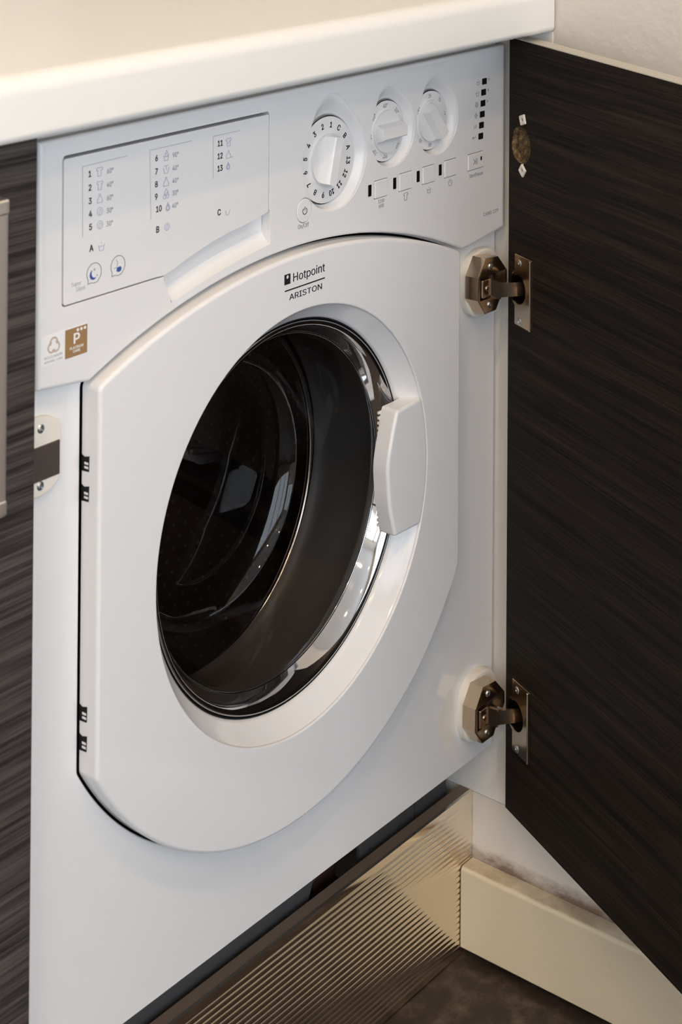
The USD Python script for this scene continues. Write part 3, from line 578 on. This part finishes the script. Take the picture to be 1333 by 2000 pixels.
# ------------------------------------------------------------------ ribbed plinth
pl = thing('plinth', 'ribbed aluminium plinth strip along the floor under the washing machine', 'plinth')
prof = [(0.0312, 0.0012), (0.0288, 0.0012), (0.0288, 0.0040)]
nr = 25; p0, pit = 0.0046, 0.00555
for k in range(nr):
    zc = p0+pit*(k+0.5)
    for a in np.linspace(-1, 1, 9): prof.append((0.0288-0.00055*math.cos(a*math.pi/2), zc+a*pit*0.46))
    if k < nr-1: prof.append((0.02885, p0+pit*(k+1)))
prof += [(0.0288, p0+pit*nr+0.0006), (0.0284, 0.1450), (0.0284, 0.1512), (0.0312, 0.1512)]
obj('ribbed_strip', along_x(prof, -1.2, WX-0.0006), M['alu'], pl, smooth=50)
obj('backing_board', box(-1.2, WX-0.0006, 0.0313, 0.0430, 0.0012, 0.1508), M['raw_edge'], pl, label='brown backing board')

# ------------------------------------------------------------------ open cabinet door (local frame: x along the door, y into its back, z up)
XE, YE, ANG = 0.58, -0.02265, 0.46506
du = np.array([-math.sin(ANG), -math.cos(ANG)]); dn = np.array([math.cos(ANG), -math.sin(ANG)])     # along, towards the back
ROT = math.degrees(math.atan2(du[1], du[0]))
od = thing('cabinet_door', 'open dark wood cabinet door on bronzed hinges at the right of the washing machine', 'cabinet door', (XE, YE, 0), ROT)
# local +y is 90 degrees left of du; the back of the door (dn) is then at local y = s
sgn = float(np.sign(-du[1]*dn[0] + du[0]*dn[1]))
TH = 0.018; DW = 0.598
HOLE = (0.0212, 0.7950)
slab = sbox(0, DZ0, DW, DZ1-0.0008)
cups = [circle(0.0222, 0.7952, 0.0176, 48), circle(0.0222, 0.6592, 0.0176, 48), circle(0.0222, 0.2587, 0.0176, 48)]
def local(mesh):
    """plate space (x, y depth from -, z) into door space: depth runs towards the door's back."""
    v = np.array(mesh.vertices); v[:, 1] *= sgn; mesh.vertices = v
    if sgn < 0: mesh.invert()
    return mesh
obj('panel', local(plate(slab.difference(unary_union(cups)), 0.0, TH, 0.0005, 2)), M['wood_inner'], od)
obj('edge_band', local(box(0.0004, DW-0.0004, 0.0004, TH-0.0004, DZ1-0.0009, DZ1)), M['edge_band'], od, label='pale top edge')
rr = np.linspace(0, 1, 9); hv = []
for k, rad in enumerate(rr):
    a = np.linspace(0, 2*np.pi, 48, endpoint=False); q = np.column_stack([0.0222+0.0176*rad*np.cos(a), np.zeros(48), 0.7952+0.0176*rad*np.sin(a)])
    nz = meshkit.fbm(np.column_stack([q[:, 0]*260, q[:, 2]*260, np.zeros(48)]), 3, 5)
    q[:, 1] = 0.0022 + 0.006*nz*(1 if rad < .95 else .4) - 0.003*(rad > .98); hv.append(q)
obj('torn_hinge_hole', local(loft(hv)), M['chip'], od, smooth=False, label='torn round hole of an old hinge')
for z, rot in ((0.8199, 20), (0.7722, 52)):
    dq = affinity.rotate(sbox(0.0266-.0046, z-.0046, 0.0266+.0046, z+.0046), rot, origin='centroid')
    obj('dowel_insert', local(plate(rounded(dq, .0008).difference(Point(0.0266, z).buffer(.0018)), -0.0018, 0.004, 0.0008, 2)), M['dowel'], od, label='square white plastic screw insert')

# ------------------------------------------------------------------ hinges: parts of the door they carry, the base screwed to the machine
def hinge(z0):
    X = 0.5545
    c, s_ = math.cos(math.radians(ROT)), math.sin(math.radians(ROT))
    def W(mesh):            # hinge space (x from X, z from z0; world axes) into door space
        v = np.array(mesh.vertices); x, y = v[:, 0]+X-XE, v[:, 1]-YE
        mesh.vertices = np.column_stack([x*c+y*s_, -x*s_+y*c, v[:, 2]+z0]); return mesh
    def D(mesh):            # door space already, height from z0
        local(mesh); mesh.apply_translation([0, 0, z0]); return mesh
    th = np.linspace(0, 2*np.pi, 64, endpoint=False); sup = lambda w: np.sign(w)*np.abs(w)**0.8
    padp = Polygon(np.column_stack([0.0045+0.0282*sup(np.cos(th)), 0.0042+0.0318*sup(np.sin(th))]))
    oc = Polygon([(-0.0250, 0.0170), (-0.0255, -0.0040), (-0.0132, -0.0192), (0.0056, -0.0193), (0.0121, -0.0106), (0.0245, 0.0040), (0.0242, 0.0150), (0.0085, 0.0312), (-0.0131, 0.0333)])
    slot = sbox(-0.0212, -0.0048, 0.0212, 0.0156)
    t = obj('hinge', W(cat(plate(oc.difference(slot), -0.0225, -0.0080, 0.0009, 2), plate(oc.buffer(-0.0002), -0.0165, -0.0080, 0.0))), M['nickel'], od)
    obj('spacer_pad', W(plate(padp, -0.0085, -0.0001, 0.0022, 4)), M['warm_plastic'], t, label='cream plastic spacer')
    C = lambda dx, dy, dz, x, y, z: m3.Manifold.cube([dx, dy, dz], True).translate([x, y, z])
    obj('arm_bracket', W(cat(rbox(-0.0200, -0.0070, -0.0246, -0.0160, -0.0026, 0.0140, 0.0008, 4),
        man(m3.Manifold.batch_hull([C(0.0006, 0.006, 0.0150, -0.0084, -0.0230, 0.0061), C(0.0030, 0.0006, 0.0165, 0.0000, -0.0302, 0.0019), C(0.0030, 0.0006, 0.0165, 0.0000, -0.0240, 0.0019)])))), M['nickel'], t)
    obj('adjusting_screw', W(screw_mesh(-0.0134, 0.0058, -0.0246, 0.0027, 0.0016)), M['nickel'], t)
    for x, z in ((-0.0048, 0.0245), (-0.0062, -0.0112)): obj('screw', W(screw_mesh(x, z, -0.0225, 0.0034, 0.0018)), M['steel'], t)
    arm = LineString([(-0.0015, -0.0290), (0.0030, -0.0315), (0.0095, -0.0365), (0.0156, -0.0410), (0.0215, -0.0455)]).buffer(0.0012, cap_style=2, join_style=1)
    am = trimesh.creation.extrude_polygon(arm, 0.0131, engine='earcut'); am.apply_translation([0, 0, -0.0045])
    obj('arm', W(am), M['nickel'], t, smooth=40)
    hole = unary_union([Point(0.0215, 0.0017).buffer(0.0135, quad_segs=16), sbox(0.004, -0.0105, 0.0215, 0.0135)])
    plp = rounded(sbox(0.0150, -0.0322, 0.0458, 0.0345), 0.0012).difference(hole)
    cupf = Point(0.0222, 0.0017).buffer(0.0176, quad_segs=24).difference(hole)
    obj('cup_plate', cat(D(plate(unary_union([plp, cupf]), -0.0018, -0.0001, 0.0006, 2)), D(plate(rounded(sbox(0.0432, -0.0318, 0.0458, 0.0341), .0008), -0.0034, -0.0012, 0.0009, 2))), M['nickel'], t)
    obj('cup', D(lathe([(0.0134, -0.0010), (0.0134, 0.0105), (0.0120, 0.0115), (0.0002, 0.0118)], 0.0215, 0.0017, 40)), M['cup_dark'], t, smooth=40)
    for z in (0.0271, -0.0278): obj('screw', D(screw_mesh(0.0243, z, -0.0018, 0.0034, 0.0008)), M['steel'], t)
for z0 in (0.6575, 0.2570): hinge(z0)
